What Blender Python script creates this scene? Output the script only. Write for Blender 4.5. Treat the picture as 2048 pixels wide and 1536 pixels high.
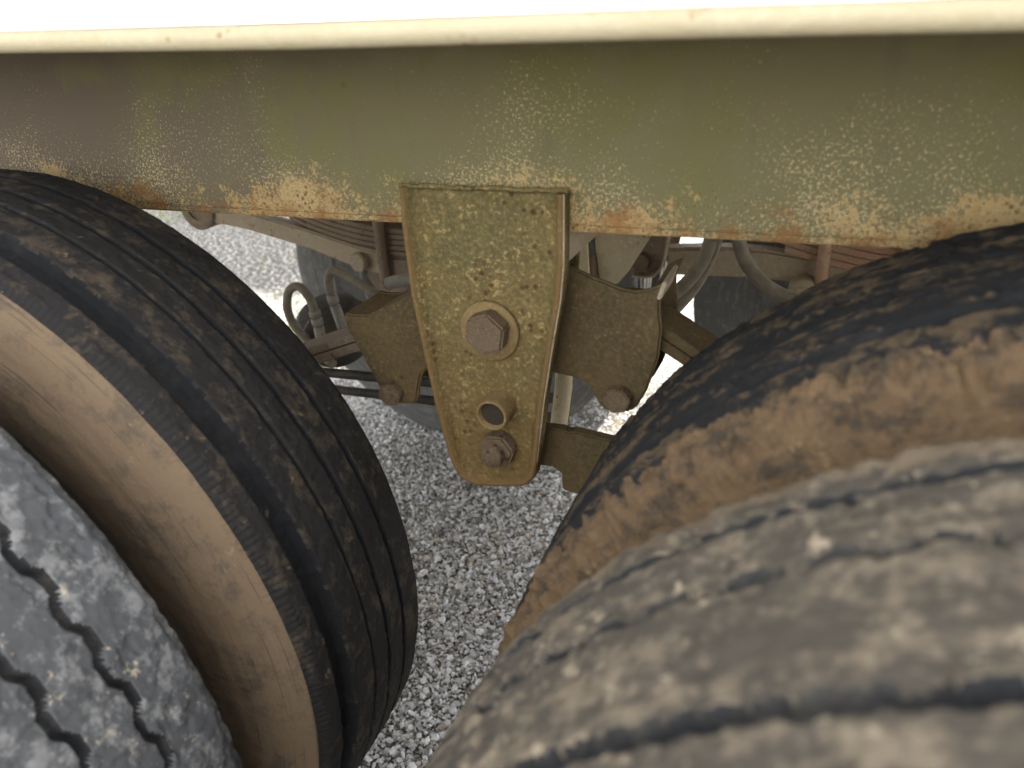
import bpy, bmesh, math, random
import numpy as np
from mathutils import Vector, Matrix

random.seed(7)
rng = np.random.default_rng(7)
scene = bpy.context.scene
COL = scene.collection
for o in list(bpy.data.objects):
    bpy.data.objects.remove(o)

# ------------------------------------------------------------------ camera
cam_d = bpy.data.cameras.new('camera')
cam = bpy.data.objects.new('camera', cam_d)
COL.objects.link(cam)
cr, cu, cf = Vector((0.92606, 0.37376, -0.05218)), Vector((-0.11942, 0.42138, 0.89899)), Vector((-0.35799, 0.82628, -0.43486))
M3 = Matrix((cr, cu, -cf)).transposed()
cam.matrix_world = Matrix.Translation((0.22355, -0.73697, 1.14722)) @ M3.to_4x4()
cam_d.sensor_width = 36.0
cam_d.lens = 1553.86 / 2048 * 36.0
cam_d.clip_start = 0.01
cam_d.clip_end = 3000
cam_d.dof.use_dof = True
cam_d.dof.focus_distance = 1.05
cam_d.dof.aperture_fstop = 4.8
scene.camera = cam

# ------------------------------------------------------------------ light
SUN_AZ = Vector((0.50, 0.80, 0)).normalized()
SUN_EL = math.radians(58)
to_sun = Vector((SUN_AZ.x * math.cos(SUN_EL), SUN_AZ.y * math.cos(SUN_EL), math.sin(SUN_EL)))
world = bpy.data.worlds.new('World')
scene.world = world
world.use_nodes = True
wn = world.node_tree
wn.nodes.clear()
wo = wn.nodes.new('ShaderNodeOutputWorld')
wb = wn.nodes.new('ShaderNodeBackground')
ws = wn.nodes.new('ShaderNodeTexSky')
ws.sky_type = 'NISHITA'
ws.sun_disc = False
ws.sun_elevation = SUN_EL
ws.sun_rotation = math.atan2(to_sun.x, to_sun.y)
ws.air_density = 1.0
ws.dust_density = 2.5
ws.ozone_density = 0.6
wb.inputs['Strength'].default_value = 0.15
whs = wn.nodes.new('ShaderNodeHueSaturation')      # thin bright haze: a paler sky all round
whs.inputs['Saturation'].default_value = 0.22
wn.links.new(ws.outputs[0], whs.inputs['Color'])
wn.links.new(whs.outputs[0], wb.inputs[0])
wn.links.new(wb.outputs[0], wo.inputs[0])
sun_d = bpy.data.lights.new('sun', 'SUN')
sun_d.energy = 2.0
sun_d.angle = math.radians(0.53)
sun_d.color = (1.0, 0.94, 0.84)
sun = bpy.data.objects.new('sun', sun_d)
COL.objects.link(sun)
sun.rotation_euler = (-to_sun).to_track_quat('-Z', 'Y').to_euler()
scene.view_settings.view_transform = 'Standard'
scene.view_settings.look = 'None'
scene.view_settings.gamma = 1.0
scene.view_settings.use_curve_mapping = False
scene.view_settings.exposure = 2.7
scene.cycles.max_bounces = 6
scene.cycles.diffuse_bounces = 4
scene.cycles.glossy_bounces = 2
scene.cycles.transmission_bounces = 0
scene.cycles.transparent_max_bounces = 2


# ------------------------------------------------------------------ node helpers
class NT:
    def __init__(self, name):
        self.m = bpy.data.materials.new(name)
        self.m.use_nodes = True
        self.t = self.m.node_tree
        self.t.nodes.clear()
        self.out = self.t.nodes.new('ShaderNodeOutputMaterial')
        self.b = self.t.nodes.new('ShaderNodeBsdfPrincipled')
        self.t.links.new(self.b.outputs[0], self.out.inputs[0])
        self.tc = self.t.nodes.new('ShaderNodeTexCoord')
        self.geo = self.t.nodes.new('ShaderNodeNewGeometry')

    def link(self, a, b):
        self.t.links.new(a, b)

    def put(self, sock, v):
        if hasattr(v, 'links'):
            self.link(v, sock)
        elif isinstance(v, (tuple, list)) and len(v) == 3 and sock.type == 'RGBA':
            sock.default_value = (*v, 1)
        else:
            sock.default_value = v

    def pos(self):
        return self.geo.outputs['Position']

    def uv(self):
        return self.tc.outputs['UV']

    def scale(self, v, s):
        n = self.t.nodes.new('ShaderNodeMapping')
        self.link(v, n.inputs[0])
        n.inputs['Scale'].default_value = s
        return n.outputs[0]

    def noise(self, v, s, d=4, rough=0.55, dist=0.0, loc=None):
        if loc:
            mp = self.t.nodes.new('ShaderNodeMapping')
            self.link(v, mp.inputs[0])
            mp.inputs['Location'].default_value = loc
            v = mp.outputs[0]
        n = self.t.nodes.new('ShaderNodeTexNoise')
        self.link(v, n.inputs['Vector'])
        n.inputs['Scale'].default_value = s
        n.inputs['Detail'].default_value = d
        n.inputs['Roughness'].default_value = rough
        n.inputs['Distortion'].default_value = dist
        return n.outputs[0]

    def voro(self, v, s, feat='F1', rnd=1.0):
        n = self.t.nodes.new('ShaderNodeTexVoronoi')
        n.feature = feat
        self.link(v, n.inputs['Vector'])
        n.inputs['Scale'].default_value = s
        n.inputs['Randomness'].default_value = rnd
        return n

    def math(self, op, a, b=0.0, c=0.0):
        n = self.t.nodes.new('ShaderNodeMath')
        n.operation = op
        self.put(n.inputs[0], a)
        self.put(n.inputs[1], b)
        self.put(n.inputs[2], c)
        return n.outputs[0]

    def step(self, v, lo, hi, a=0.0, b=1.0):
        n = self.t.nodes.new('ShaderNodeMapRange')
        n.interpolation_type = 'SMOOTHSTEP'
        self.put(n.inputs['Value'], v)
        n.inputs['From Min'].default_value = lo
        n.inputs['From Max'].default_value = hi
        n.inputs['To Min'].default_value = a
        n.inputs['To Max'].default_value = b
        return n.outputs[0]

    def mix(self, f, a, b):
        n = self.t.nodes.new('ShaderNodeMix')
        n.data_type = 'RGBA'
        self.put(n.inputs['Factor'], f)
        self.put(n.inputs['A'] if False else n.inputs[6], a)
        self.put(n.inputs[7], b)
        return n.outputs[2]

    def axis(self, v, i):
        n = self.t.nodes.new('ShaderNodeSeparateXYZ')
        self.link(v, n.inputs[0])
        return n.outputs[i]

    def bump(self, h, strength=0.5, dist=0.002):
        n = self.t.nodes.new('ShaderNodeBump')
        n.inputs['Strength'].default_value = strength
        n.inputs['Distance'].default_value = dist
        self.link(h, n.inputs['Height'])
        self.link(n.outputs[0], self.b.inputs['Normal'])

    def done(self, col, rough=0.8, spec=0.3, metal=0.0):
        self.put(self.b.inputs['Base Color'], col)
        self.put(self.b.inputs['Roughness'], rough)
        self.put(self.b.inputs['Specular IOR Level'], spec)
        self.put(self.b.inputs['Metallic'], metal)
        return self.m


def weathered(name, c1, c2, fleck, rustc, amt=0.5, big=5.0, rust_amt=0.3, fine=170, bump=0.35, rough=0.8, foot=False):
    """old oxidised paint: two tones in large patches, pale chips, rust freckles"""
    n = NT(name)
    P = n.pos()
    nb = n.noise(P, big, 3)
    nm = n.noise(P, big * 6, 5, 0.6)
    nf = n.noise(P, fine, 4, 0.65)
    c = n.mix(n.step(n.math('ADD', n.math('MULTIPLY', nb, 0.7), n.math('MULTIPLY', nm, 0.3)), 0.4, 0.6), c1, c2)
    c = n.mix(n.step(nf, 0.35, 0.7, 0.0, 0.45), c, fleck)
    s = n.math('ADD', nf, n.math('MULTIPLY', n.math('SUBTRACT', nm, 0.5), 0.55))
    c = n.mix(n.step(s, 0.69 - amt * 0.2, 0.76 - amt * 0.2), c, fleck)
    v = n.voro(P, 95)
    r = n.math('MULTIPLY', n.step(v.outputs['Distance'], 0.42, 0.16), n.step(n.noise(P, 22, 3), 0.68 - rust_amt * 0.3, 0.82 - rust_amt * 0.3))
    c = n.mix(r, c, rustc)
    n2 = n.noise(P, 40, 5, 0.7)
    c = n.mix(n.step(n2, 0.66 - rust_amt * 0.15, 0.8, 0, 0.8), c, rustc)
    if foot:    # rust creeping up from the foot and in from the rolled rim
        z = n.axis(P, 2)
        c = n.mix(n.step(n.math('ADD', z, n.math('MULTIPLY', n.math('SUBTRACT', nm, .5), .35)), 0.86, 0.62, 0, 0.55), c, (0.165, 0.088, 0.026))
        y = n.math('ADD', n.axis(P, 1), n.math('MULTIPLY', n.math('SUBTRACT', n2, .5), .012))
        c = n.mix(n.step(y, -0.0145, -0.0185, 0, 0.75), c, (0.17, 0.098, 0.036))
    n.bump(n.math('ADD', nf, n.math('MULTIPLY', nm, 1.5)), bump, 0.0025)
    return n.done(c, rough, 0.25)


def rail_material():
    n = NT('rail_paint')
    P = n.pos()
    x, z = n.axis(P, 0), n.axis(P, 2)
    nb = n.noise(P, 3.2, 3)
    nm = n.noise(P, 16, 4, 0.62)
    ng = n.noise(P, 55, 4, 0.65)
    nf = n.noise(P, 210, 4, 0.65)
    sl = n.noise(n.scale(P, (1, 1, 0.25)), 26, 4, loc=(3, 1, 2))
    xs = n.math('ADD', x, n.math('MULTIPLY', n.math('SUBTRACT', nb, 0.5), 0.9))
    c = n.mix(n.step(xs, -0.75, -0.05), (0.122, 0.093, 0.062), (0.158, 0.136, 0.066))
    c = n.mix(n.step(n.math('ADD', nb, n.math('MULTIPLY', n.math('SUBTRACT', nm, .5), .6)), 0.5, 0.64, 0, 0.8), c, (0.148, 0.134, 0.050))
    c = n.mix(n.step(sl, 0.55, 0.75, 0, 0.25), c, (0.095, 0.076, 0.055))
    # chips get denser towards the bottom edge of the beam, in irregular clumps
    t = n.step(z, 0.935, 1.09, 0.26, -0.34)
    s = n.math('ADD', n.math('ADD', n.math('MULTIPLY', nm, 0.75), n.math('MULTIPLY', nf, 0.95)), t)
    s = n.math('ADD', s, n.math('MULTIPLY', n.math('SUBTRACT', n.noise(P, 7.5, 2, loc=(0.4, 0, 0.2)), .5), 1.2))
    s = n.math('ADD', s, n.math('MULTIPLY', n.math('SUBTRACT', ng, .5), .5))
    cream = n.mix(n.noise(P, 30, 3, loc=(9, 0, 0)), (0.43, 0.32, 0.155), (0.34, 0.205, 0.070))
    c = n.mix(n.step(s, 1.04, 1.15, 0.0, 0.9), c, cream)
    # scattered small flecks and dark pits
    ff = n.noise(P, 330, 3, 0.7, loc=(1, 5, 2))
    fm = n.math('ADD', ff, n.math('MULTIPLY', n.math('SUBTRACT', n.noise(P, 6, 3, loc=(4, 4, 4)), 0.5), 0.55))
    fm = n.math('ADD', fm, n.step(z, 0.95, 1.12, 0.06, -0.05))
    c = n.mix(n.step(fm, 0.60, 0.68, 0, 0.9), c, (0.42, 0.33, 0.165))
    sp = n.noise(P, 260, 3, 0.7, loc=(7, 3, 8))
    c = n.mix(n.step(n.math('ADD', sp, n.step(z, 0.945, 1.04, 0.05, -0.10)), 0.57, 0.70, 0, 0.85), c, (0.13, 0.060, 0.02))
    v2 = n.voro(n.scale(P, (1.0, 1, 1.2)), 42)
    pit = n.math('MULTIPLY', n.step(v2.outputs['Distance'], 0.22, 0.10), n.step(nm, 0.56, 0.66))
    c = n.mix(n.math('MULTIPLY', pit, 0.25), c, (0.055, 0.032, 0.016))
    v3 = n.voro(P, 130)
    pit2 = n.math('MULTIPLY', n.step(v3.outputs['Distance'], 0.36, 0.18), n.step(s, 1.12, 1.26))
    c = n.mix(n.math('MULTIPLY', pit2, 0.8), c, (0.12, 0.06, 0.022))
    rust = n.math('ADD', n.math('MULTIPLY', n.noise(P, 20, 6, 0.7, loc=(2, 7, 1)), 1.0), n.step(z, 0.946, 1.02, 0.14, -0.12))
    c = n.mix(n.step(rust, 0.58, 0.74, 0, 0.75), c, (0.21, 0.095, 0.028))
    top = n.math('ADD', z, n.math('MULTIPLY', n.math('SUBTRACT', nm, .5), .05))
    c = n.mix(n.step(top, 1.095, 1.13, 0, 0.4), c, (0.09, 0.065, 0.05))  # top of the web darkened: flange shade put into the paint
    n.bump(n.math('ADD', n.math('MULTIPLY', nf, 0.7), n.math('MULTIPLY', s, 1.2)), 0.35, 0.002)
    return n.done(c, 0.78, 0.25)


def rubber(name, base, dirt, pale, dirt_amt=0.5, pale_amt=0.3, streak=6.0, rough=0.85, bump=0.4, lines=0.0, cracks=0.0, hard=1.0, freq=1.0):
    """tyre rubber in cylinder coordinates (u along the tread, v across it)"""
    n = NT(name)
    U = n.uv()
    P = n.pos()
    us = n.scale(U, (1.0, streak, 1.0))
    a = n.noise(us, 9 * freq, 5, 0.65)
    b = n.noise(P, 38 * freq, 4, 0.68)
    f = n.noise(P, 190, 4, 0.65)
    k = n.math('ADD', n.math('MULTIPLY', a, 0.62), n.math('MULTIPLY', b, 0.5))
    k = n.math('ADD', k, n.math('MULTIPLY', n.math('SUBTRACT', f, .5), .22))
    c = n.mix(n.step(k, 0.75 - dirt_amt * 0.28 - 0.09 * hard, 0.75 - dirt_amt * 0.28 + 0.09 * hard), base, dirt)
    k2 = n.math('ADD', n.math('MULTIPLY', n.noise(P, 24 * freq, 4, 0.72, loc=(5, 2, 1)), 0.7), n.math('MULTIPLY', f, 0.45))
    c = n.mix(n.step(k2, 0.72 - pale_amt * 0.3, 0.82 - pale_amt * 0.3, 0, 0.85), c, pale)
    if cracks:
        w = n.t.nodes.new('ShaderNodeMix')
        w.data_type = 'VECTOR'
        w.inputs[0].default_value = 0.03
        n.link(P, w.inputs[4])
        nz = n.t.nodes.new('ShaderNodeTexNoise')
        nz.inputs['Scale'].default_value = 30
        n.link(P, nz.inputs['Vector'])
        n.link(nz.outputs['Color'], w.inputs[5])
        cv = n.voro(w.outputs[1], 34, 'DISTANCE_TO_EDGE')
        cm = n.math('MULTIPLY', n.step(cv.outputs['Distance'], 0.075, 0.015), n.step(n.noise(P, 13, 3, loc=(8, 8, 8)), 0.42, 0.6))
        c = n.mix(n.math('MULTIPLY', cm, cracks), c, (0.03, 0.028, 0.026))
    if lines:
        l1 = n.noise(n.scale(U, (5.0, 330.0, 1.0)), 1.0, 2, 0.6)
        c = n.mix(n.step(l1, 0.60, 0.70, 0, lines), c, base if False else (0.05, 0.038, 0.028))
        l2 = n.noise(n.scale(U, (7.0, 420.0, 1.0)), 1.0, 2, 0.6, loc=(3, 9, 0))
        c = n.mix(n.step(l2, 0.62, 0.72, 0, lines * 0.7), c, pale)
    n.bump(n.math('ADD', b, n.math('MULTIPLY', f, 0.5)), bump, 0.003)
    return n.done(c, rough, 0.22)


def plain(name, c1, c2, s=60, rough=0.75, spec=0.3, metal=0.0, bump=0.2):
    n = NT(name)
    P = n.pos()
    a = n.noise(P, s, 5, 0.65)
    b = n.noise(P, s * 0.2, 4, loc=(3, 3, 3))
    c = n.mix(n.step(n.math('ADD', n.math('MULTIPLY', a, .6), n.math('MULTIPLY', b, .4)), 0.36, 0.64), c1, c2)
    n.bump(a, bump, 0.002)
    return n.done(c, rough, spec, metal)


MAT = {}
MAT['rail'] = rail_material()
MAT['flange'] = weathered('cream_flange', (0.44, 0.37, 0.23), (0.48, 0.415, 0.275), (0.50, 0.435, 0.29), (0.28, 0.17, 0.08), 0.2, 4, 0.25, 120)
MAT['hanger'] = weathered('hanger_paint', (0.098, 0.083, 0.031), (0.136, 0.098, 0.034), (0.31, 0.226, 0.092), (0.070, 0.034, 0.013), 0.48, 9, 0.58, 230, 0.7, foot=True)
MAT['edge'] = weathered('lit_edge_tone', (0.36, 0.30, 0.20), (0.30, 0.21, 0.12), (0.45, 0.40, 0.30), (0.16, 0.07, 0.03), 0.4, 12, 0.4)  # pale tone standing in for light on the hanger's right edge
MAT['bolt'] = weathered('rusty_bolt', (0.112, 0.074, 0.042), (0.132, 0.090, 0.052), (0.20, 0.145, 0.088), (0.06, 0.03, 0.018), 0.35, 30, 0.5, 320, 0.6)
MAT['washer'] = weathered('washer_paint', (0.22, 0.148, 0.058), (0.185, 0.118, 0.045), (0.30, 0.21, 0.10), (0.15, 0.07, 0.025), 0.4, 20, 0.35, 260, 0.5)
MAT['hole'] = plain('tube_bore', (0.050, 0.036, 0.022), (0.032, 0.023, 0.015))
MAT['equal'] = weathered('brown_equalizer', (0.066, 0.048, 0.020), (0.094, 0.062, 0.025), (0.155, 0.108, 0.048), (0.042, 0.024, 0.012), 0.28, 9, 0.2, 200, 0.35)
MAT['spring'] = weathered('rusty_spring', (0.165, 0.120, 0.080), (0.215, 0.160, 0.108), (0.29, 0.225, 0.155), (0.10, 0.05, 0.03), 0.25, 9, 0.45)
MAT['redspring'] = weathered('red_rust_spring', (0.36, 0.19, 0.12), (0.40, 0.26, 0.16), (0.50, 0.37, 0.25), (0.16, 0.06, 0.03), 0.25, 9, 0.4)
MAT['rod'] = weathered('dusty_rod', (0.30, 0.245, 0.165), (0.35, 0.275, 0.185), (0.46, 0.385, 0.27), (0.17, 0.085, 0.04), 0.3, 9, 0.5, 150)
MAT['cream'] = weathered('cream_brace', (0.72, 0.62, 0.40), (0.64, 0.53, 0.33), (0.78, 0.71, 0.52), (0.17, 0.085, 0.04), 0.35, 10, 0.35, 140)
MAT['hose'] = plain('dusty_hose', (0.20, 0.17, 0.125), (0.30, 0.26, 0.195), 45, 0.7)
MAT['fitting'] = plain('grey_fitting', (0.26, 0.245, 0.20), (0.36, 0.34, 0.28), 60, 0.6)
MAT['darkrod'] = plain('dark_pipe', (0.05, 0.042, 0.034), (0.09, 0.075, 0.058), 60, 0.6)
MAT['body'] = plain('white_shade_panel', (0.60, 0.60, 0.58), (0.66, 0.66, 0.64), 8, 0.5, bump=0.02)  # panel colour of the added, unseen shading body
MAT['deck_bounce'] = plain('bounce_floor_underside', (0.36, 0.33, 0.28), (0.46, 0.42, 0.36), 6, 0.8)  # kept pale to bounce light down below the added body
MAT['rim'] = plain('dull_rim', (0.16, 0.15, 0.14), (0.26, 0.245, 0.22), 30, 0.55)
MAT['tread_li'] = rubber('tread_left_inner', (0.020, 0.018, 0.016), (0.060, 0.045, 0.030), (0.16, 0.115, 0.07), 0.46, 0.09, 2.0, hard=0.8, freq=1.4)
MAT['side_li'] = rubber('brown_dusty_sidewall', (0.172, 0.118, 0.070), (0.105, 0.078, 0.052), (0.23, 0.165, 0.10), 0.44, 0.14, 3.0, lines=0.6)
MAT['tread_lo'] = rubber('tread_left_outer', (0.085, 0.085, 0.085), (0.215, 0.210, 0.200), (0.46, 0.38, 0.27), 0.50, 0.20, 1.5, bump=0.3, cracks=0.3, hard=0.75, freq=1.5)
MAT['side_lo'] = rubber('outer_sidewall', (0.05, 0.046, 0.04), (0.10, 0.08, 0.06), (0.2, 0.15, 0.1), 0.5, 0.2, 8.0)
MAT['side_ro'] = rubber('dusty_outer_sidewall', (0.135, 0.102, 0.066), (0.075, 0.060, 0.043), (0.2, 0.15, 0.10), 0.5, 0.2, 3.0)
MAT['tread_ri'] = rubber('tread_right_inner', (0.013, 0.0125, 0.012), (0.074, 0.051, 0.029), (0.15, 0.10, 0.058), 0.54, 0.10, 3.0, hard=0.6)
MAT['side_ri'] = rubber('ochre_caked_sidewall', (0.122, 0.076, 0.038), (0.048, 0.036, 0.023), (0.22, 0.140, 0.072), 0.52, 0.22, 4.0, bump=1.0, lines=0.35)
MAT['tread_ro'] = rubber('tread_right_outer', (0.064, 0.054, 0.041), (0.168, 0.134, 0.092), (0.33, 0.265, 0.185), 0.54, 0.24, 2.2, bump=0.35, cracks=0.15, hard=0.85, freq=1.7)
MAT['groove'] = rubber('clean_shaded_groove', (0.010, 0.010, 0.010), (0.020, 0.018, 0.016), (0.06, 0.05, 0.036), 0.35, 0.06, 2.0)  # clean dark rubber, with groove shade put into the colour
MAT['groove_dusty_shade'] = rubber('dusty_shaded_groove', (0.020, 0.020, 0.020), (0.048, 0.044, 0.038), (0.14, 0.115, 0.085), 0.5, 0.14, 2.0)  # greyer dusty rubber, groove shade put into this colour too
MAT['far_rubber'] = rubber('far_tyre_rubber', (0.125, 0.120, 0.110), (0.20, 0.19, 0.17), (0.28, 0.26, 0.225), 0.45, 0.15, 12.0)


# ------------------------------------------------------------------ mesh helpers
def link_mesh(name, me, parent=None, mats=()):
    for m in mats:
        me.materials.append(MAT[m] if isinstance(m, str) else m)
    o = bpy.data.objects.new(name, me)
    COL.objects.link(o)
    if parent:
        o.parent = parent
    return o


def np_mesh(name, verts, quads, mat_idx=None, uv=None, smooth=True):
    me = bpy.data.meshes.new(name)
    k = quads.shape[1]
    me.vertices.add(len(verts))
    me.vertices.foreach_set('co', np.asarray(verts, np.float32).ravel())
    me.loops.add(quads.size)
    me.loops.foreach_set('vertex_index', quads.astype(np.int32).ravel())
    me.polygons.add(len(quads))
    me.polygons.foreach_set('loop_start', np.arange(0, quads.size, k, dtype=np.int32))
    me.polygons.foreach_set('loop_total', np.full(len(quads), k, np.int32))
    me.polygons.foreach_set('use_smooth', np.full(len(quads), smooth))
    if mat_idx is not None:
        me.polygons.foreach_set('material_index', mat_idx.astype(np.int32))
    if uv is not None:
        l = me.uv_layers.new(name='UVMap')
        l.data.foreach_set('uv', uv[quads.ravel()].astype(np.float32).ravel())
    me.update(calc_edges=True)
    me.validate()
    return me


class B:
    """collects shapes into one bmesh -> one object"""
    def __init__(self):
        self.bm = bmesh.new()

    def prism(self, pts, y0, y1, bevel=0.0, seg=2):
        """polygon in (x, z) swept from y0 to y1"""
        bm = bmesh.new()
        a = [bm.verts.new((x, y0, z)) for x, z in pts]
        b = [bm.verts.new((x, y1, z)) for x, z in pts]
        n = len(pts)
        bm.faces.new(a)
        bm.faces.new(b[::-1])
        for i in range(n):
            j = (i + 1) % n
            bm.faces.new((a[i], b[i], b[j], a[j]))
        return self._fin(bm, bevel, seg)

    def _fin(self, bm, bevel, seg=2, ang=0.5):
        bmesh.ops.recalc_face_normals(bm, faces=bm.faces)
        if bevel > 0:
            es = [e for e in bm.edges if len(e.link_faces) == 2 and e.calc_face_angle(0) > ang]
            bmesh.ops.bevel(bm, geom=es, offset=bevel, segments=seg, affect='EDGES', clamp_overlap=True)
        tmp = bpy.data.meshes.new('tmp')
        bm.to_mesh(tmp)
        bm.free()
        self.bm.from_mesh(tmp)
        bpy.data.meshes.remove(tmp)
        return self

    def box(self, p0, p1, bevel=0.0):
        return self.prism([(p0[0], p0[2]), (p1[0], p0[2]), (p1[0], p1[2]), (p0[0], p1[2])], p0[1], p1[1], bevel)

    def tube(self, pts, r, n=12, cap=True, ribs=None):
        """round bar through points; r number or list; ribs = (amp, count) for corrugation"""
        pts = [Vector(p) for p in pts]
        rs = r if isinstance(r, (list, tuple)) else [r] * len(pts)
        bm = bmesh.new()
        t0 = (pts[1] - pts[0]).normalized()
        nrm = t0.orthogonal().normalized()
        rings = []
        for i, p in enumerate(pts):
            t = (pts[min(i + 1, len(pts) - 1)] - pts[max(i - 1, 0)]).normalized()
            nrm = (nrm - t * nrm.dot(t)).normalized()
            bn = t.cross(nrm)
            rings.append([bm.verts.new(p + (nrm * math.cos(2 * math.pi * k / n) + bn * math.sin(2 * math.pi * k / n)) * rs[i]) for k in range(n)])
        for a, b in zip(rings, rings[1:]):
            for k in range(n):
                f = bm.faces.new((a[k], a[(k + 1) % n], b[(k + 1) % n], b[k]))
                f.smooth = True
        if cap:
            bm.faces.new(rings[0][::-1])
            bm.faces.new(rings[-1])
        return self._fin(bm, 0)

    def lathe_y(self, prof, c, n=32, smooth=True, close=False):
        """profile [(y, r)] about an axis along y through c"""
        bm = bmesh.new()
        rings = []
        for y, r in prof:
            rings.append([bm.verts.new((c[0] + r * math.cos(2 * math.pi * k / n), c[1] + y, c[2] + r * math.sin(2 * math.pi * k / n))) for k in range(n)])
        for a, b in zip(rings, rings[1:]):
            for k in range(n):
                f = bm.faces.new((a[k], a[(k + 1) % n], b[(k + 1) % n], b[k]))
                f.smooth = smooth
        if close:
            bm.faces.new(rings[0])
            bm.faces.new(rings[-1][::-1])
        return self._fin(bm, 0)

    def hexhead(self, c, r, y0, y1, rot=0.0, bevel=0.0015):
        pts = [(c[0] + r * math.cos(rot + k * math.pi / 3), c[2] + r * math.sin(rot + k * math.pi / 3)) for k in range(6)]
        return self.prism(pts, y0, y1, bevel)

    def jitter(self, amp, scale=40):
        from mathutils import noise
        for v in self.bm.verts:
            v.co += noise.noise_vector(v.co * scale) * amp
        return self

    def obj(self, name, mat, parent=None, smooth=False):
        me = bpy.data.meshes.new(name)
        if smooth:
            for f in self.bm.faces:
                f.smooth = True
        self.bm.to_mesh(me)
        self.bm.free()
        return link_mesh(name, me, parent, (mat,) if isinstance(mat, str) else mat)


def spline(pts, n=8):
    """Catmull-Rom through points"""
    P = [Vector(p) for p in pts]
    P = [P[0] * 2 - P[1]] + P + [P[-1] * 2 - P[-2]]
    out = []
    for i in range(1, len(P) - 2):
        for k in range(n):
            t = k / n
            a, b, c, d = P[i - 1:i + 3]
            out.append(0.5 * ((2 * b) + (c - a) * t + (2 * a - 5 * b + 4 * c - d) * t * t + (3 * b - a - 3 * c + d) * t ** 3))
    out.append(P[-2])
    return out


def vnoise(u, v, seed=0):
    """smooth value noise on arrays"""
    iu, iv = np.floor(u).astype(np.int64), np.floor(v).astype(np.int64)
    fu, fv = u - iu, v - iv
    fu, fv = fu * fu * (3 - 2 * fu), fv * fv * (3 - 2 * fv)

    def h(a, b):
        x = (a * 374761393 + b * 668265263 + seed * 974711) & 0x7fffffff
        x = ((x ^ (x >> 13)) * 1274126177) & 0x7fffffff
        return ((x ^ (x >> 16)) & 0xffff) / 65535.0
    return (h(iu, iv) * (1 - fu) + h(iu + 1, iv) * fu) * (1 - fv) + (h(iu, iv + 1) * (1 - fu) + h(iu + 1, iv + 1) * fu) * fv


def fnoise(u, v, oct=4, seed=0):
    s, a, t = 0, 1.0, 0
    for i in range(oct):
        s = s + a * vnoise(u * 2 ** i, v * 2 ** i, seed + i)
        t += a
        a *= 0.55
    return s / t - 0.5


# ------------------------------------------------------------------ ground
def ground_material():
    n = NT('pale_gravel')
    P = n.pos()
    w = n.noise(P, 60, 3)
    v = n.voro(P, 95)
    e = n.voro(P, 95, 'DISTANCE_TO_EDGE')
    tone = n.axis(v.outputs['Color'], 0)
    c = n.mix(n.step(tone, 0.15, 0.75), (0.20, 0.19, 0.175), (0.66, 0.645, 0.61))
    c = n.mix(n.step(n.axis(v.outputs['Color'], 1), 0.86, 0.9), c, (0.36, 0.28, 0.18))
    c = n.mix(n.step(e.outputs['Distance'], 0.16, 0.05), c, (0.10, 0.096, 0.088))
    big = n.noise(P, 0.8, 4, 0.6)
    c = n.mix(n.step(big, 0.5, 0.65, 0, 0.3), c, (0.20, 0.19, 0.175))
    # darker, coarsely speckled oval patch beyond the far wheels
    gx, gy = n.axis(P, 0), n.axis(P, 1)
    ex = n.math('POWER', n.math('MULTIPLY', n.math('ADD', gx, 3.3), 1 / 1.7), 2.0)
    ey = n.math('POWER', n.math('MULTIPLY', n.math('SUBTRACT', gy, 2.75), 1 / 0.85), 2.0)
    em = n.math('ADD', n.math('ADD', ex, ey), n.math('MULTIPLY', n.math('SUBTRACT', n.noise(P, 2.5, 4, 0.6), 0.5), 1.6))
    speck_tone = n.mix(n.step(n.noise(P, 48, 4, 0.75), 0.50, 0.62), (0.016, 0.0155, 0.0145), (0.25, 0.24, 0.225))
    c = n.mix(n.step(em, 1.35, 0.8, 0, 1.0), c, speck_tone)
    h = n.math('ADD', n.math('MULTIPLY', n.step(e.outputs['Distance'], 0.0, 0.25), 1.0), n.math('MULTIPLY', w, 0.3))
    n.bump(h, 0.8, 0.006)
    return n.done(c, 0.85, 0.2)


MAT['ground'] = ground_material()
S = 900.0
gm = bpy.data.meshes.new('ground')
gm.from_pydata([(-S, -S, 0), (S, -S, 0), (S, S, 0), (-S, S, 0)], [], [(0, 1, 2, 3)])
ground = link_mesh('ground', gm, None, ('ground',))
ground['kind'] = 'structure'
ground['label'] = 'pale chipped gravel yard under the trailer'


def gravel_material():
    n = NT('gravel_stone')
    at = n.t.nodes.new('ShaderNodeAttribute')
    at.attribute_name = 'tone'
    P = n.pos()
    f = n.noise(P, 260, 3)
    t = n.axis(at.outputs['Color'], 0)
    c = n.mix(n.step(t, 0.0, 1.0), (0.12, 0.117, 0.11), (0.86, 0.85, 0.83))
    c = n.mix(n.step(n.axis(at.outputs['Color'], 1), 0.90, 0.93, 0, 0.8), c, (0.42, 0.31, 0.18))
    c = n.mix(n.step(f, 0.4, 0.75, 0, 0.35), c, (0.45, 0.43, 0.40))
    n.bump(f, 0.3, 0.001)
    return n.done(c, 0.75, 0.3)


MAT['gravel'] = gravel_material()


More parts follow.
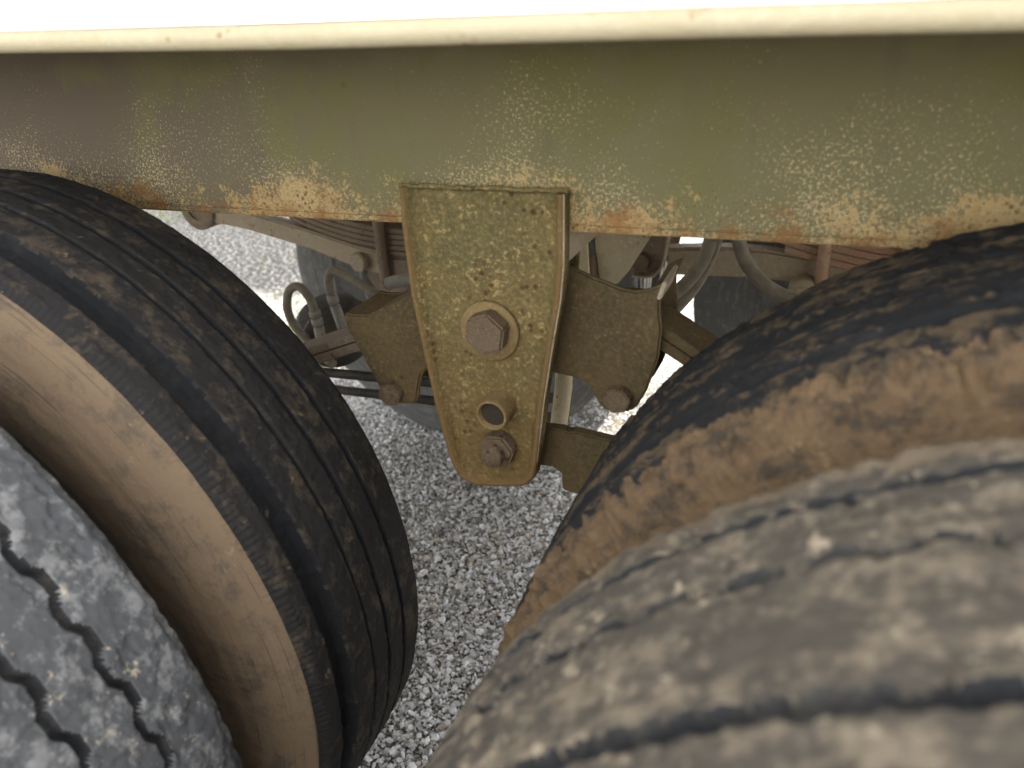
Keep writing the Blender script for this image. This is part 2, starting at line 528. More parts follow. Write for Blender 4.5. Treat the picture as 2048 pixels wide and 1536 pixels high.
def make_gravel():
    bm = bmesh.new()
    bmesh.ops.create_icosphere(bm, subdivisions=1, radius=1.0)
    base = np.array([v.co[:] for v in bm.verts])
    tris = np.array([[v.index for v in f.verts] for f in bm.faces])
    bm.free()
    N1, N2 = 74000, 12000
    # dense in the open strip between the wheels, thinner around it
    ys = np.concatenate([rng.uniform(-0.35, 1.45, N1), rng.uniform(-0.9, 2.6, N2)])
    xs = np.concatenate([np.zeros(N1), rng.uniform(-2.2, 0.6, N2)])
    xs[:N1] = -0.27 - 0.5 * (ys[:N1] - 0.05) + rng.uniform(-0.36, 0.42, N1)
    N = N1 + N2
    sz = np.clip(rng.lognormal(math.log(0.0026), 0.42, N), 0.0014, 0.0080)
    nv = len(base)
    V = np.repeat(base[None], N, 0)
    V = V * (1 + rng.uniform(-0.32, 0.32, (N, nv, 1)))
    V = V * (sz[:, None, None] * rng.uniform(0.6, 1.35, (N, 1, 3)))
    V[:, :, 2] *= 0.75
    ang = rng.uniform(0, 2 * np.pi, N)
    tilt = rng.normal(0, 0.45, N)
    ct, st = np.cos(tilt)[:, None], np.sin(tilt)[:, None]
    y, z = V[..., 1] * ct - V[..., 2] * st, V[..., 1] * st + V[..., 2] * ct
    ca, sa = np.cos(ang)[:, None], np.sin(ang)[:, None]
    x = V[..., 0]
    X = np.stack([x * ca - y * sa + xs[:, None], x * sa + y * ca + ys[:, None], z + (sz * rng.uniform(0.0, 0.9, N))[:, None]], -1)
    T = (tris[None] + (np.arange(N) * nv)[:, None, None]).reshape(-1, 3)
    me = np_mesh('loose_gravel', X.reshape(-1, 3), T, smooth=False)
    tone = np.clip(rng.beta(1.25, 0.5, N), 0, 1)
    colr = np.zeros((N, nv, 4), np.float32)
    colr[..., 0] = tone[:, None]
    colr[..., 1] = rng.uniform(0, 1, N)[:, None]
    colr[..., 3] = 1
    a = me.color_attributes.new('tone', 'FLOAT_COLOR', 'POINT')
    a.data.foreach_set('color', colr.ravel())
    o = link_mesh('loose_gravel', me, None, ('gravel',))
    o['kind'] = 'stuff'
    o['label'] = 'loose white and grey stone chips lying between the wheels'
    o['category'] = 'gravel'


make_gravel()


def make_grass():
    vs, fs = [], []
    for cx, cy, rr, k in [(-1.62, 1.66, 0.22, 500), (-1.45, 1.42, 0.12, 240), (-3.95, 3.3, 0.25, 160), (-2.4, 2.6, 0.3, 60), (-1.9, 2.1, .25, 200)]:
        for i in range(k):
            a, r = random.uniform(0, 6.28), rr * math.sqrt(random.random())
            x, y = cx + r * math.cos(a), cy + r * math.sin(a)
            h, d = random.uniform(0.015, 0.05), random.uniform(0, 6.28)
            w = random.uniform(0.0015, 0.003)
            lx, ly = random.uniform(-.02, .02), random.uniform(-.02, .02)
            b = len(vs)
            vs += [(x - w * math.cos(d), y - w * math.sin(d), 0), (x + w * math.cos(d), y + w * math.sin(d), 0),
                   (x + lx * .4 + w * .7 * math.cos(d), y + ly * .4 + w * .7 * math.sin(d), h * .6), (x + lx * .4 - w * .7 * math.cos(d), y + ly * .4 - w * .7 * math.sin(d), h * .6), (x + lx, y + ly, h)]
            fs += [(b, b + 1, b + 2, b + 3), (b + 3, b + 2, b + 4)]
    me = bpy.data.meshes.new('weed_grass')
    me.from_pydata(vs, [], fs)
    o = link_mesh('weed_grass', me, None, (plain('grass_blade', (0.10, 0.14, 0.03), (0.16, 0.17, 0.05), 30),))
    o['kind'] = 'stuff'
    o['label'] = 'sparse green weeds growing in the far gravel'
    o['category'] = 'grass'


make_grass()

# ------------------------------------------------------------------ trailer
trailer = bpy.data.objects.new('trailer', None)
COL.objects.link(trailer)
trailer['label'] = 'old weathered trailer with olive frame beam and two axles of worn dual tyres'
trailer['category'] = 'trailer'
YF = 1.01          # outer face of the far rail (the near rail's is y = 0)


def zt(x):
    """top line of the beam: it deepens slightly towards the front"""
    return 1.1262 - 0.0165 * x


def rail(y, s, dz=0.0):
    """C-section beam: web on the outside, flanges; s = +1 when the outside faces -y"""
    b = B()
    X0, X1 = -4.2, 4.2
    b.prism([(X0, .950), (X1, .950), (X1, (zt(X1) + dz)), (X0, (zt(X0) + dz))], *sorted((y, y + s * .009)))
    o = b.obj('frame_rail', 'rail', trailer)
    b = B()
    y0, y1 = sorted((y + s * 0.0, y + s * 0.075))
    b.box((X0, y0, 0.9405), (X1, y1, 0.9495), 0.002)
    b.obj('bottom_flange', 'rail', o)
    b = B()
    R = .0086
    sec = [(y + s * .11, .0005), (y + s * .11, .0075), (y - s * .12, .0080), (y - s * .20, .0095)]
    for k in range(13):
        a = math.radians(62 + k * (298 - 62) / 12)
        sec.append((y - s * .2264 + s * R * math.cos(a), .0005 + R + R * math.sin(a)))
    sec.append((y - s * .2264 + s * .012, .0005))
    bm = bmesh.new()
    rng_x = np.linspace(X0, X1, 57)
    rows = [[bm.verts.new((x, yy, zt(x) + dz + zz + .0008 * math.sin(x * 9.1) * (yy < y) + random.uniform(-.0003, .0003))) for yy, zz in sec] for x in rng_x]
    for ra, rb in zip(rows, rows[1:]):
        for k in range(len(sec)):
            f = bm.faces.new((ra[k], ra[(k + 1) % len(sec)], rb[(k + 1) % len(sec)], rb[k]))
    bm.faces.new(rows[0])
    bm.faces.new(rows[-1][::-1])
    b._fin(bm, 0)
    b.obj('top_flange', 'flange', o, True)
    b = B()
    pts = [(X0 + i * .03, y - s * 0.003, (zt(X0 + i * .03) + dz) - .0015 + random.uniform(-.001, .001)) for i in range(281)]
    b.tube(pts, [random.uniform(.003, .0055) for _ in pts], 6)
    b.obj('weld_seam', 'equal', o)
    return o


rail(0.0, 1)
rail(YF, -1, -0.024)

# added unseen body that shades the frame, carried on bolsters at its ends
b = B()
b.box((-6.0, -0.20, 1.30), (6.0, 1.58, 1.36))
body = b.obj('shade_floor', 'deck_bounce', trailer)
b = B()
b.box((-6.0, -0.20, 1.3605), (6.0, 1.58, 3.7))
b.obj('shade_box', 'body', trailer)
for x in (-3.9, 3.9):
    b = B()
    b.box((x - .15, -0.19, zt(x + .15) + .0165), (x + .15, 1.57, 1.299), 0.004)
    b.obj('bolster', 'deck_bounce', trailer)


# ---- wheels
def ring_thetas(lo, hi, fine, coarse):
    a = np.arange(lo, hi, fine)
    k = max(8, int(round((lo + 360 - hi) / coarse)))
    b = hi + (lo + 360 - hi) * np.arange(k) / k
    return np.radians(np.concatenate([a, b]))


ZC, RT = 0.495, 0.51


def make_tyre(xc, yc, width, grooves, mats, lo, hi, seed, fine=0.30, step=0.0019, near=-1, rough_amp=0.0012,
              rag=0.0, serr=0.0, chunk=0.0, half_sec=0.131, parent=None, dusty=0.0, gmat='groove', crown=0.004, rt=RT):
    hw = width / 2
    # profile across: bead -> sidewall -> shoulder -> tread -> shoulder -> sidewall -> bead (s runs far(+) to near(-))
    ns = int(width / step)
    tread = np.linspace(hw, -hw, ns)
    side = []
    kk = 34 if step < .003 else 44
    rs = rt - 0.012
    for i in range(kk):
        t = i / (kk - 1)
        r = rs - t * (rs - 0.285)
        bul = math.sin(math.pi * min(1.0, t * 1.02) ** 0.8)
        s = hw + 0.0045 + (half_sec - hw) * max(0, bul) - 0.012 * t * t
        # mould lines on the sidewall
        for q, wd, am in ((0.10, .010, .0007), (0.155, .006, .0010), (0.24, .006, .0008), (0.33, .006, .0010), (0.62, .02, .002)):
            s += (am if step < .003 else am * 3.2) * math.exp(-((t - q) / (wd if step < .003 else wd * 1.6)) ** 2)
        side.append((s, r))
    prof_s = np.array([p[0] for p in side[::-1]] + list(tread) + [-p[0] for p in side])
    base_r = np.array([p[1] for p in side[::-1]] + [rt - crown * (abs(s) / hw) ** 2 - 0.006 * max(0, (abs(s) - (hw - .008)) / .008) ** 2 for s in tread] + [p[1] for p in side])
    nsd = len(side)
    npf = len(prof_s)
    th = ring_thetas(lo, hi, fine, 3.0)
    nt = len(th)
    TH, SS = np.meshgrid(th, prof_s, indexing='ij')
    RR = np.repeat(base_r[None], nt, 0)
    U = TH * rt
    is_tread = np.zeros(npf, bool)
    is_tread[nsd:nsd + ns] = True
    idx = np.arange(npf)
    # tread: grooves, ragged blocks, wear
    dep = np.zeros_like(RR)
    for (c0, wd, dp, za, zp) in grooves:
        if za < 0:      # stepped zigzag
            zz = -za * np.clip(1.7 * np.sin(2 * np.pi * U / zp), -1, 1)
        else:
            zz = za * (2 * np.abs(((U / zp) % 1) * 2 - 1) - 1)
        zz = zz + 0.0016 * fnoise(U * 60, SS * 0 + c0 * 100, 3, seed + 5)
        d = np.abs(SS - c0 - zz)
        e = 0.5 * wd + min(0.25 * wd, 0.0016) * fnoise(U * 90, SS * 60, 3, seed + 9)
        wall = np.clip((e + 0.0012 - d) / 0.0024, 0, 1)
        dep = np.maximum(dep, dp * wall)
    n1 = fnoise(U * 22, SS * 40, 5, seed)
    n2 = fnoise(U * 110, SS * 160, 3, seed + 2)
    rel = rough_amp * (1.6 * n1 + 1.2 * n2)
    if chunk > 0:   # cut and torn rubber
        cmask = np.clip((fnoise(U * 34, SS * 46, 4, seed + 20) - 0.10) / 0.04, 0, 1)
        rel = rel - chunk * cmask * (0.6 + 0.8 * (n2 + .5))
    tre = is_tread[None, :]
    RR = RR + np.where(tre, rel - dep, 0)
    if serr > 0:    # fine sipes on the near shoulder
        edge = np.clip((np.abs(SS) - (hw - 0.010 - 0.008 * n2)) / 0.003, 0, 1) * (np.sign(SS) == near)
        per = ((U / 0.0078 + 0.5 * n1) % 1 < 0.34)
        RR = RR - np.where(tre, serr * edge * per, 0)
    SX = SS.copy()
    if rag > 0:     # crumbling, dirt caked shoulder on the near side
        g = np.exp(-((SS - near * (hw + 0.002)) / 0.016) ** 2)
        r1 = fnoise(U * 120, SS * 80, 4, seed + 31) * 1.2
        r2 = fnoise(U * 120 + 40, SS * 80 + RR * 60, 4, seed + 37) * 1.2
        g2 = np.where(tre, g, np.exp(-((RR - (rt - .012)) / 0.02) ** 2) * (np.sign(SS) == near))
        RR = RR + rag * g2 * (1.5 * r1 + .1)
        SX = SX + near * rag * g2 * (1.6 * r2 + .15)
    # sidewall unevenness
    sn = fnoise(U * 30, RR * 50, 4, seed + 50)
    SX = SX + np.where(~tre, np.sign(SS) * 0.0016 * sn, 0)
    X = xc + RR * np.cos(TH)
    Z = ZC + RR * np.sin(TH)
    # flattened contact patch
    Z = np.maximum(Z, 0.002 + 0.0 * Z)
    Y = yc + SX
    V = np.stack([X, Y, Z], -1).reshape(-1, 3)
    i = np.arange(nt)[:, None]
    j = np.arange(npf - 1)[None, :]
    i2 = (i + 1) % nt
    Q = np.stack([i * npf + j, i * npf + j + 1, i2 * npf + j + 1, i2 * npf + j], -1).reshape(-1, 4)
    mi = np.where((np.arange(npf - 1) >= nsd - 1) & (np.arange(npf - 1) < nsd + ns - 0), 0, 1)
    MI = np.repeat(mi[None], nt, 0)
    if dusty > 0:   # caked dirt creeping in over the near edge of the tread
        edge = (hw - dusty) + 0.03 * fnoise(U * 70, SS * 30, 5, seed + 70)
        MI = np.where((near * SS > edge)[:, :-1], 1, MI)
    gm = (dep > 0.30 * max(g[2] for g in grooves)) & tre
    MI = np.where((gm[:, :-1] | gm[:, 1:]), 2, MI)  # groove walls join the floors in the shade-darkened slot
    MI = MI.ravel()
    arc = np.concatenate([[0], np.cumsum(np.hypot(np.diff(prof_s), np.diff(base_r)))])
    UVc = np.stack([U, np.repeat(arc[None], nt, 0)], -1).reshape(-1, 2)
    me = np_mesh('tyre', V, Q, MI, UVc, smooth=True)
    return link_mesh('tyre', me, parent, tuple(mats) + (gmat,))


def make_rim(xc, yc, outward, bore=0.075):
    """steel rim with dished disc, hub and wheel nuts; outward = -1 disc towards -y"""
    b = B()
    o = outward
    b.lathe_y([(-.105, .296), (-.11, .292), (-.105, .285), (-.09, .277), (-.06, .262), (.06, .262), (.09, .277), (.105, .285), (.11, .292), (.105, .296), (.088, .284), (.055, .27), (-.055, .27), (-.088, .284), (-.105, .296)], (xc, yc, ZC), 64)
    b.lathe_y([(o * .09, .262), (o * .098, .235), (o * .10, .20), (o * .075, .15), (o * .075, bore), (o * .066, bore), (o * .066, .15), (o * .09, .20), (o * .088, .235), (o * .08, .262)], (xc, yc, ZC), 64)
    for k in range(10):
        a = k * math.pi / 5
        b.hexhead((xc + .112 * math.cos(a), 0, ZC + .112 * math.sin(a)), .016, min(yc + o * .076, yc + o * .10), max(yc + o * .076, yc + o * .10), a)
    w = b.obj('wheel', 'rim', trailer)
    return w


XL, XR = -0.7227, 0.4827
YI, YO = -0.1693, -0.498
# left pair, inner tyre: straight ribs, one broad worn groove by the near shoulder
w = make_rim(XL, YI, -1)
t = make_tyre(XL, YI, 0.2164, [(0.060, .0044, .011, 0, .03), (0.022, .0044, .011, 0, .03), (-0.012, .0036, .009, 0, .03), (-0.0655, .026, .014, 0, .03)],
              ('tread_li', 'side_li'), -26, 112, 11, parent=w, serr=.0013, chunk=.0007, rough_amp=.0016, fine=.16, half_sec=.141)
t['label'] = 'dark ribbed tyre with brown dusty sidewall, left pair, next to the beam'
# left pair, outer tyre
w = make_rim(XL, YO, -1)
t = make_tyre(XL, YO, 0.220, [(0.050, .0062, .010, -.0036, .056), (-0.001, .0062, .010, -.0036, .056), (-0.055, .0062, .010, -.0036, .056)],
              ('tread_lo', 'side_lo'), -20, 110, 23, parent=w, chunk=.0022, rough_amp=.0018, gmat='groove_dusty_shade', near=1, rag=.0018, fine=.24, half_sec=.122)
t['label'] = 'grey chipped tyre with zigzag grooves in the lower left corner'
# right pair, inner tyre: ragged dirt caked shoulder
w = make_rim(XR, YI, -1)
t = make_tyre(XR, YI, 0.2164, [(0.066, .004, .005, 0, .03), (0.024, .004, .005, 0, .03), (-0.020, .004, .004, 0, .03), (-.064, .012, .005, 0, .03)],
              ('tread_ri', 'side_ri'), 60, 205, 37, parent=w, rag=.010, chunk=.0025, rough_amp=.003, dusty=.010, fine=.19, half_sec=.141)
t['label'] = 'blackened tyre with crumbling ochre shoulder, right pair, next to the beam'
# right pair, outer tyre
YOR = YO + .010
w = make_rim(XR, YOR, -1)
t = make_tyre(XR, YOR, 0.220, [(0.075, .0054, .012, .0008, .016), (0.027, .0038, .009, -.0022, .04), (-0.049, .0085, .012, .0014, .017), (-.090, .006, .01, .0015, .013)],
              ('tread_ro', 'side_ro'), 60, 215, 41, parent=w, chunk=.0034, rough_amp=.0018, near=1, dusty=.016, rag=.004, crown=.006, gmat='groove_dusty_shade', half_sec=.122)
t['label'] = 'dusty grey tyre with worn jagged grooves in the lower right corner'
# far pairs
for k, xc in enumerate((XL, XR - .045)):
    for q, yc in enumerate((1.07 + .110, 1.07 + .110 + .329)):
        w = make_rim(xc, yc, 1)
        t = make_tyre(xc, yc, 0.218, [(0.06, .006, .01, 0, .03), (0.02, .006, .01, 0, .03), (-.02, .006, .01, 0, .03), (-.06, .006, .01, 0, .03)],
                      ('far_rubber', 'far_rubber'), -180, 176, 60 + k * 2 + q, fine=2.0, step=.004, parent=w)
        if q == 0:
            b = B()
            b.lathe_y([(-.165, .06), (-.165, .19), (-.155, .205), (.04, .205), (.05, .19), (.05, .06)], (xc, yc, ZC), 48)
            b.obj('brake_drum', 'rim', w)
# stub axles with spring seats
for xc in (XL, XR):
    for y0, y1 in ((-.60, .13), (.82, 1.62)):
        b = B()
        b.lathe_y([(y0, .045), (y0 + .02, .062), (y1 - .02, .062), (y1, .045)], (xc, 0, ZC), 24, close=True)
        b.obj('axle', 'spring', trailer)

# ---- near hanger
HANG = [(-0.2047, 0.9843), (-0.2063, 0.9442), (-0.2052, 0.8681), (-0.1984, 0.8062), (-0.1897, 0.7296), (-0.1768, 0.6568), (-0.1731, 0.6445), (-0.1648, 0.6309), (-0.1537, 0.625), (-0.1416, 0.6229),
        (-0.1133, 0.6271), (-0.0843, 0.6328), (-0.0737, 0.6391), (-0.0656, 0.6505), (-0.061, 0.672), (-0.0502, 0.7496), (-0.0368, 0.8237), (-0.0271, 0.8732), (-0.023, 0.9084), (-0.0208, 0.9822)]


def inset(pts, d):
    n = len(pts)
    out = []
    area = sum(pts[i][0] * pts[(i + 1) % n][1] - pts[(i + 1) % n][0] * pts[i][1] for i in range(n))
    sg = 1 if area > 0 else -1
    for i in range(n):
        p, q, r = Vector(pts[i - 1]), Vector(pts[i]), Vector(pts[(i + 1) % n])
        e1, e2 = (q - p).normalized(), (r - q).normalized()
        n1, n2 = Vector((-e1.y, e1.x)) * sg, Vector((-e2.y, e2.x)) * sg
        m = (n1 + n2).normalized()
        out.append(tuple(q + m * (d / max(0.4, m.dot(n1)))))
    return out


def hanger_plate(y):
    """pressed hanger side plate with a raised rim down both sides and round the foot (open at the top)"""
    bm = bmesh.new()
    loops = [(0.0, 0.014), (0.0, 0.0005), (0.0007, -0.0025), (0.0022, -0.0044), (0.0045, -0.0050), (0.0068, -0.0038), (0.0100, 0.0030), (0.0130, 0.0072), (0.0165, 0.0090), (0.022, 0.0095)]
    rings = []
    for d, dy in loops:
        pts = inset(HANG, d) if d else list(HANG)
        pts[0] = (HANG[0][0] + d, HANG[0][1])
        pts[-1] = (HANG[-1][0] - d, HANG[-1][1])
        rings.append([bm.verts.new((px, y + dy, pz)) for px, pz in pts])
    n = len(HANG)
    for a, c in zip(rings, rings[1:]):
        for i in range(n - 1):
            f = bm.faces.new((a[i], a[(i + 1) % n], c[(i + 1) % n], c[i]))
            f.smooth = True
    bm.faces.new(rings[-1])
    bm.faces.new(rings[0][::-1])
    bm.faces.new([r[0] for r in rings] + [r[-1] for r in rings[::-1]])
    bb = B()
    bb._fin(bm, 0)
    return bb


b = hanger_plate(-0.0155)
hang = b.obj('spring_hanger', 'hanger', trailer)
# pale bead for the lit right edge, brightness put into its colour
ed = B()
ed.tube([(x - .0012, -0.0175, z) for x, z in HANG[14:]], .0014, 6)
ed.obj('lit_edge', 'edge', hang)
wl = B()
wl.tube([(-.207 + i * .0065, -.0125, .9845 + random.uniform(-.0008, .0008)) for i in range(30)], [random.uniform(.0018, .0034) for _ in range(30)], 7)
wl.obj('weld_bead', 'hanger', hang)
# rear plate of the near hanger and the spacer web between them
b = B()
b.prism([(-.19, .939), (-.05, .939), (-.06, .83), (-.09, .80), (-.15, .80), (-.18, .83)], .130, .140, .002)
b.obj('rear_plate', 'hanger', hang)
# washer, pivot bolt
b = B()
b.lathe_y([(0, .004), (0, .0335), (-.0015, .0352), (-.0055, .0352), (-.0075, .0335), (-.0075, .004)], (-0.1150, -0.0058, 0.8265), 40)
b.obj('washer', 'washer', hang)
b = B()
b.hexhead((-0.1110, 0, 0.8315), .0255, -.0345, -.0135, 0.33, .0026)
b.lathe_y([(.02, .018), (-.0, .018)], (-0.1110, -0.0125, 0.8315), 16)
b.obj('pivot_bolt', 'bolt', hang)
# open sleeve
b = B()
b.lathe_y([(.038, .0195), (.024, .0192), (.010, .0188), (.0072, .0182), (.0064, .0170), (.0072, .0158), (.03, .0152)], (-0.1083, -0.0430, 0.7340), 36)
slv = b.obj('bushing_sleeve', 'washer', hang)
b = B()
b.lathe_y([(.0150, .0001), (.0150, .0156)], (-0.1083, -0.0430, 0.7340), 24)
b.obj('bore', 'hole', slv)
# lower nut on its bolt end
b = B()
b.hexhead((-0.1115, 0, 0.6790), .0232, -.0245, -.0055, 0.12, .003)
lb = b.obj('lower_nut', 'bolt', hang)
b = B()
b.lathe_y([(.012, .0135), (-.008, .0135), (-.0100, .0118), (-.0100, .0003)], (-0.1125, -0.0275, 0.6785), 24)
b.obj('bolt_end', 'bolt', lb)

# ---- near equalizer
EQ = [(-.150, .880), (-.036, .896), (.003, .882), (.026, .8745), (.041, .873), (.056, .877), (.073, .886), (.066, .866), (.0665, .850), (.069, .831), (.0665, .800), (.062, .783), (.054, .757), (.044, .737), (.036, .7295),
      (.024, .727), (.010, .7265), (.003, .729), (-.005, .742), (-.012, .755), (-.024, .763), (-.05, .766), (-.12, .775), (-.205, .765), (-.2300, .742), (-.2360, .722), (-.2400, .705), (-.2475, .698), (-.262, .696),
      (-.280, .6965), (-.2875, .701), (-.296, .719), (-.328, .791), (-.332, .808), (-.331, .815), (-.318, .8135), (-.297, .815), (-.270, .828), (-.224, .851)]
b = B()
b.prism(EQ, .026, .034, .0025)
eq = b.obj('equalizer', 'equal', trailer)
b = B()
EQR = [(x, min(z, .846 if -.16 < x < .05 else z)) for x, z in EQ]
b.prism(EQR, .108, .116, .0015)
b.obj('rear_plate', 'equal', eq)
b = B()
top = [(-.331, .813), (-.318, .8115), (-.297, .813), (-.270, .826), (-.224, .849), (-.170, .862)]
b.prism(top + [(x, z - .007) for x, z in top[::-1]], .0345, .1075, 0)
b.obj('cover_plate', 'equal', eq)
b = B()
b.prism([(.0735, .8865), (.0675, .8665), (.0625, .8665), (.0685, .8865)], .024, .085, .0012)
b.obj('end_lip', 'rod', eq)
for x, z in ((-.2725, .7135), (.0235, .7475)):
    b = B()
    b.hexhead((x, 0, z), .0165, .012, .026, 0.2, .0015)
    b.obj('retainer_bolt', 'bolt', eq)


# ---- leaf springs
def leaf_spring(c, half, y0, y1, z0, k, nleaf, th, mat, name='leaf_spring', dirs=(-1, 1), trim=0.0):
    root = None
    for i in range(nleaf):
        L = half * (1 - .16 * (nleaf - 1 - i))
        bb = B()
        xs = np.linspace(-L if -1 in dirs else 0, L if 1 in dirs else 0, 25)
        zb = [z0 + k * x * x + i * (th + .0012) for x in xs]
        pts = [(c + x, z) for x, z in zip(xs, zb)] + [(c + x, z + th) for x, z in zip(xs[::-1], zb[::-1])]
        bb.prism(pts, y0, y1, .0018, 1)
        o = bb.obj('leaf' if root else name, mat, root or trailer)
        root = root or o
    return root


leaf_spring(XL, .62, .842, .918, .622, .62, 5, .0125, 'spring')
leaf_spring(XR - .04, .58, .842, .918, .640, .50, 4, .0135, 'redspring')


def bar_spring(pts, y0, y1, th, mat, n=2):
    root = None
    for i in range(n):
        bb = B()
        P = [(x, z - i * (th + .0012)) for x, z in pts]
        bb.prism(P + [(x, z - th) for x, z in P[::-1]], y0, y1, .0015, 1)
        o = bb.obj('leaf' if root else 'leaf_spring', mat, root or trailer)
        root = root or o


bar_spring([(-.225, .800), (-.28, .795), (-.335, .781), (-.41, .752), (-.50, .715), (-.60, .68), (-.72, .662), (-.85, .672), (-.98, .71)], .040, .100, .013, 'spring', 2)
bar_spring([(-.02, .842), (.03, .842), (.065, .832), (.106, .808), (.18, .765), (.28, .72), (.38, .692), (.48, .68), (.62, .69), (.75, .72)], .040, .100, .014, 'equal', 2)

# ---- near right radius rod with its clamp, bolted to the hanger foot
b = B()
b.prism([(-.085, .694), (-.042, .6955), (-.038, .692), (-.030, .695), (.02, .690), (.30, .640), (.30, .590), (-.012, .606), (-.046, .610), (-.047, .636), (-.054, .6365), (-.056, .641), (-.085, .640)], .022, .038, .002)
rr = b.obj('radius_rod', 'equal', trailer)
b = B()
b.lathe_y([(-.010, .024), (-.012, .030), (.05, .030), (.052, .024)], (-.1085, .02, .680), 28, close=True)
b.obj('rod_eye', 'equal', rr)

# ---- vertical brace tube behind the hanger
b = B()
b.tube([(-.118, .20, .545), (-.113, .20, .59), (-.103, .20, .66), (-.098, .20, .76), (-.095, .20, .94)], .0125, 20)
b.obj('brace_tube', 'cream', trailer)
# cross brace between both hangers: plate gussets and channel
b = B()
b.prism([(-.118, .905), (.004, .905), (-.010, .858), (-.062, .770), (-.078, .750), (-.094, .748), (-.106, .756), (-.113, .80)], .395, .407, .002)
b.obj('gusset_plate', 'cream', trailer)
b = B()
b.prism([(-.19, .905), (-.120, .905), (-.116, .80), (-.114, .760), (-.125, .748), (-.135, .775), (-.162, .806), (-.19, .815)], .36, .372, .002)
b.obj('gusset_plate', 'cream', trailer)
b = B()
b.box((-.20, .010, .9), (-.03, .96, .939), .004)
b.obj('cross_member', 'rod', trailer)
b = B()
b.prism([(-.135, .77), (-.112, .80), (-.112, .745), (-.125, .735)], .374, .45, .002)
b.obj('brace_rib', 'spring', trailer)

# ---- far hanger
FH = [(-.225, .9385), (-.225, .86), (-.21, .76), (-.185, .645), (-.178, .630), (-.160, .6195), (-.131, .6175), (-.112, .6225), (-.098, .637), (-.0915, .655), (-.082, .725), (-.055, .86), (-.05, .9385)]
b = B()
b.prism(FH, .845, .853, .002)
fh = b.obj('spring_hanger', 'spring', trailer)
b = B()
b.prism(FH, .985, .993, .002)
b.obj('rear_plate', 'spring', fh)
b = B()
lipo = FH[5:]
lipi = inset(FH, .004)[5:]
b.prism(lipo + lipi[::-1], .820, .8445, .001, 1)
b.obj('edge_lip', 'rod', fh)
b = B()
b.hexhead((-.1440, 0, .650), .021, .826, .845, .3, .002)
b.obj('pivot_bolt', 'bolt', fh)

# ---- far radius rods
b = B()
b.prism([(-.10, .675), (.02, .684), (.10, .683), (.24, .667), (.45, .63), (.45, .58), (.23, .615), (.09, .623), (-.09, .617)], .858, .90, .006, 3)
fr = b.obj('radius_rod', 'rod', trailer)
b = B()
b.lathe_y([(.04, .030), (0, .030), (-.006, .027), (-.006, .0005)], (.185, .828, .610), 28)
b.obj('clamp_boss', 'rod', fr)
b = B()
b.prism([(-1.30, .727), (-1.18, .716), (-.98, .674), (-.845, .640), (-.79, .632), (-.79, .575), (-.855, .585), (-.99, .628), (-1.18, .668), (-1.30, .683)], .835, .873, .004, 2)
fl = b.obj('radius_rod', 'rod', trailer)
b = B()
b.lathe_y([(0, .026), (0, .050), (.005, .054), (.055, .054), (.06, .050), (.06, .026), (0, .026)], (-1.325, .825, .715), 32)
b.lathe_y([(.005, .0005), (.005, .0262)], (-1.325, .825, .715), 24)
b.obj('rod_eye', 'spring', fl)
b = B()
b.hexhead((-.843, 0, .607), .0255, .815, .835, .1, .003)
b.obj('rod_bolt', 'rod', fl)
# U-bolts over the far springs
for x, m, zb in ((-.778, 'spring', .545), (-.66, 'spring', .545), (.215, 'redspring', .60), (.36, 'redspring', .52), (.50, 'redspring', .52)):
    b = B()
    b.tube(spline([(x, .832, zb), (x, .832, .66), (x, .832, .76), (x, .85, .785), (x, .88, .79), (x, .91, .785), (x, .928, .76), (x, .928, .55)], 5), .0135 if m == 'spring' else .012, 10)
    b.obj('u_bolt', m, trailer)
# axle seat block at the far left
b = B()
b.prism([(-.83, .62), (-.62, .62), (-.60, .56), (-.64, .50), (-.80, .50), (-.84, .56)], .842, .918, .006)
b.obj('spring_seat', 'spring', trailer)


# ---- air hoses
def hose(pts, r, mat='hose', fit=None, n=8):
    bb = B()
    bb.tube(spline(pts, n), r, 14)
    h = bb.obj('air_hose', mat, trailer)
    for f in fit or ():
        bb = B()
        bb.tube(f[0], f[1], 12)
        bb.obj('hose_fitting', 'fitting', h)
    return h


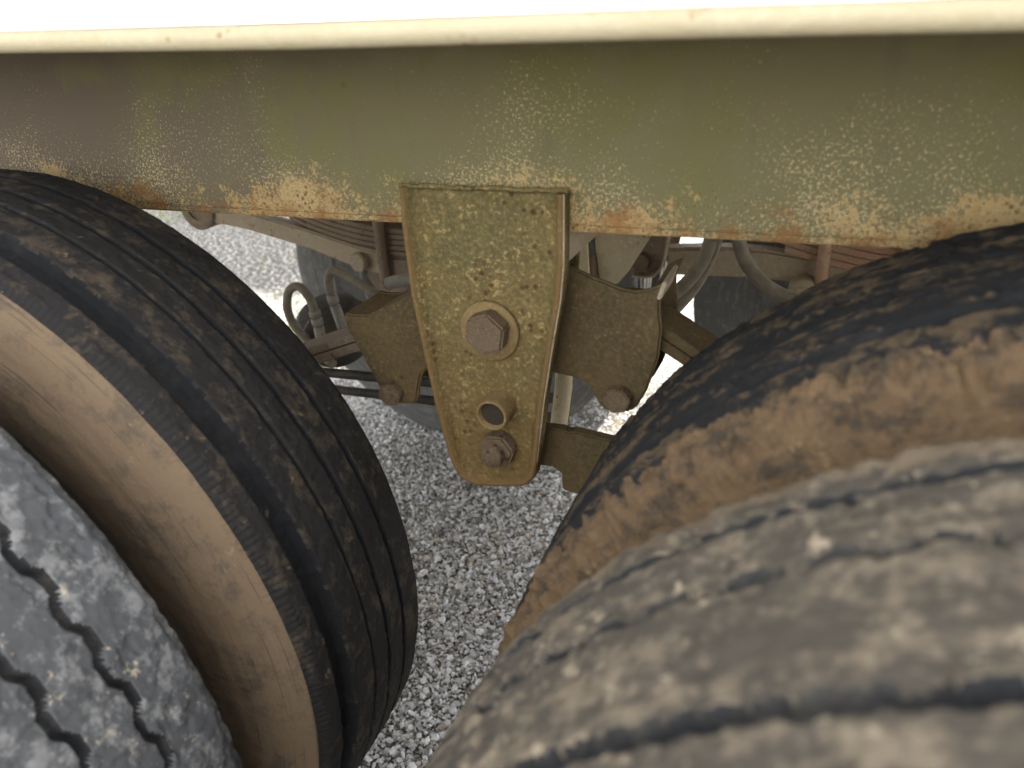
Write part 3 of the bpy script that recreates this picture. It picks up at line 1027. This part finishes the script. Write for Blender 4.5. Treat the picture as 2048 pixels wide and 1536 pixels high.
hose([(.049, .50, .93), (.049, .50, .86), (.048, .50, .811), (.034, .50, .760), (.004, .50, .716), (-.030, .50, .690), (-.08, .49, .665)], .0112, fit=[([(.049, .50, .95), (.048, .50, .800)], .0130)])
hose([(.060, .52, .93), (.056, .52, .84), (.050, .52, .783), (.027, .52, .722), (-.004, .52, .676), (-.03, .51, .648), (-.08, .50, .62)], .0100)
hose([(.089, .50, .93), (.087, .50, .86), (.088, .50, .811), (.100, .50, .772), (.126, .50, .739), (.160, .50, .717), (.22, .49, .70), (.30, .47, .66)], .0112, fit=[([(.089, .50, .95), (.0875, .50, .800)], .0130)])
# left: loop out of the brake chamber and back along the axle
hose([(-.700, .45, .575), (-.706, .45, .615), (-.713, .45, .652), (-.733, .45, .676), (-.758, .45, .668), (-.772, .45, .636), (-.768, .45, .600), (-.748, .45, .572), (-.722, .44, .552), (-.66, .42, .53)], .0088,
     fit=[([(-.703, .45, .555), (-.704, .45, .595)], .0108), ([(-.7045, .45, .600), (-.706, .45, .612)], .0118), ([(-.7065, .45, .618), (-.708, .45, .628)], .0118)])
hose([(-.655, .46, .600), (-.668, .46, .650), (-.670, .46, .690), (-.655, .46, .712), (-.620, .46, .702), (-.560, .45, .676), (-.48, .44, .65)], .0085,
     fit=[([(-.652, .46, .585), (-.664, .46, .64)], .0105), ([(-.665, .46, .645), (-.668, .46, .662)], .0112)])
hose([(-.435, .30, .755), (-.42, .30, .760), (-.38, .30, .768), (-.33, .29, .775)], .010, 'fitting')
# brake chamber by the left axle
b = B()
ch = [(0, .001), (0, .055), (.012, .070), (.045, .078), (.050, .086), (.062, .086), (.067, .078), (.10, .070), (.115, .05), (.12, .001)]
b.lathe_y(ch, (0, 0, 0), 36)
for v in b.bm.verts:
    v.co = Matrix.Rotation(math.radians(-62), 3, 'X') @ v.co
    v.co += Vector((-.735, .515, .60))
bc = b.obj('brake_chamber', 'darkrod', trailer)
b = B()
b.tube([(-.80, .47, .52), (-.735, .46, .60)], .0016, 6)
b.obj('wire', 'fitting', bc)
# thin pipes running along the frame below the axle
for z0, z1, r in ((.467, .478, .0105), (.428, .436, .010)):
    b = B()
    b.tube([(-1.0, .50, z0 - .012), (-.73, .50, z0), (-.45, .50, z1), (-.2, .50, z1)], r, 12)
    b.obj('air_pipe', 'darkrod', trailer)
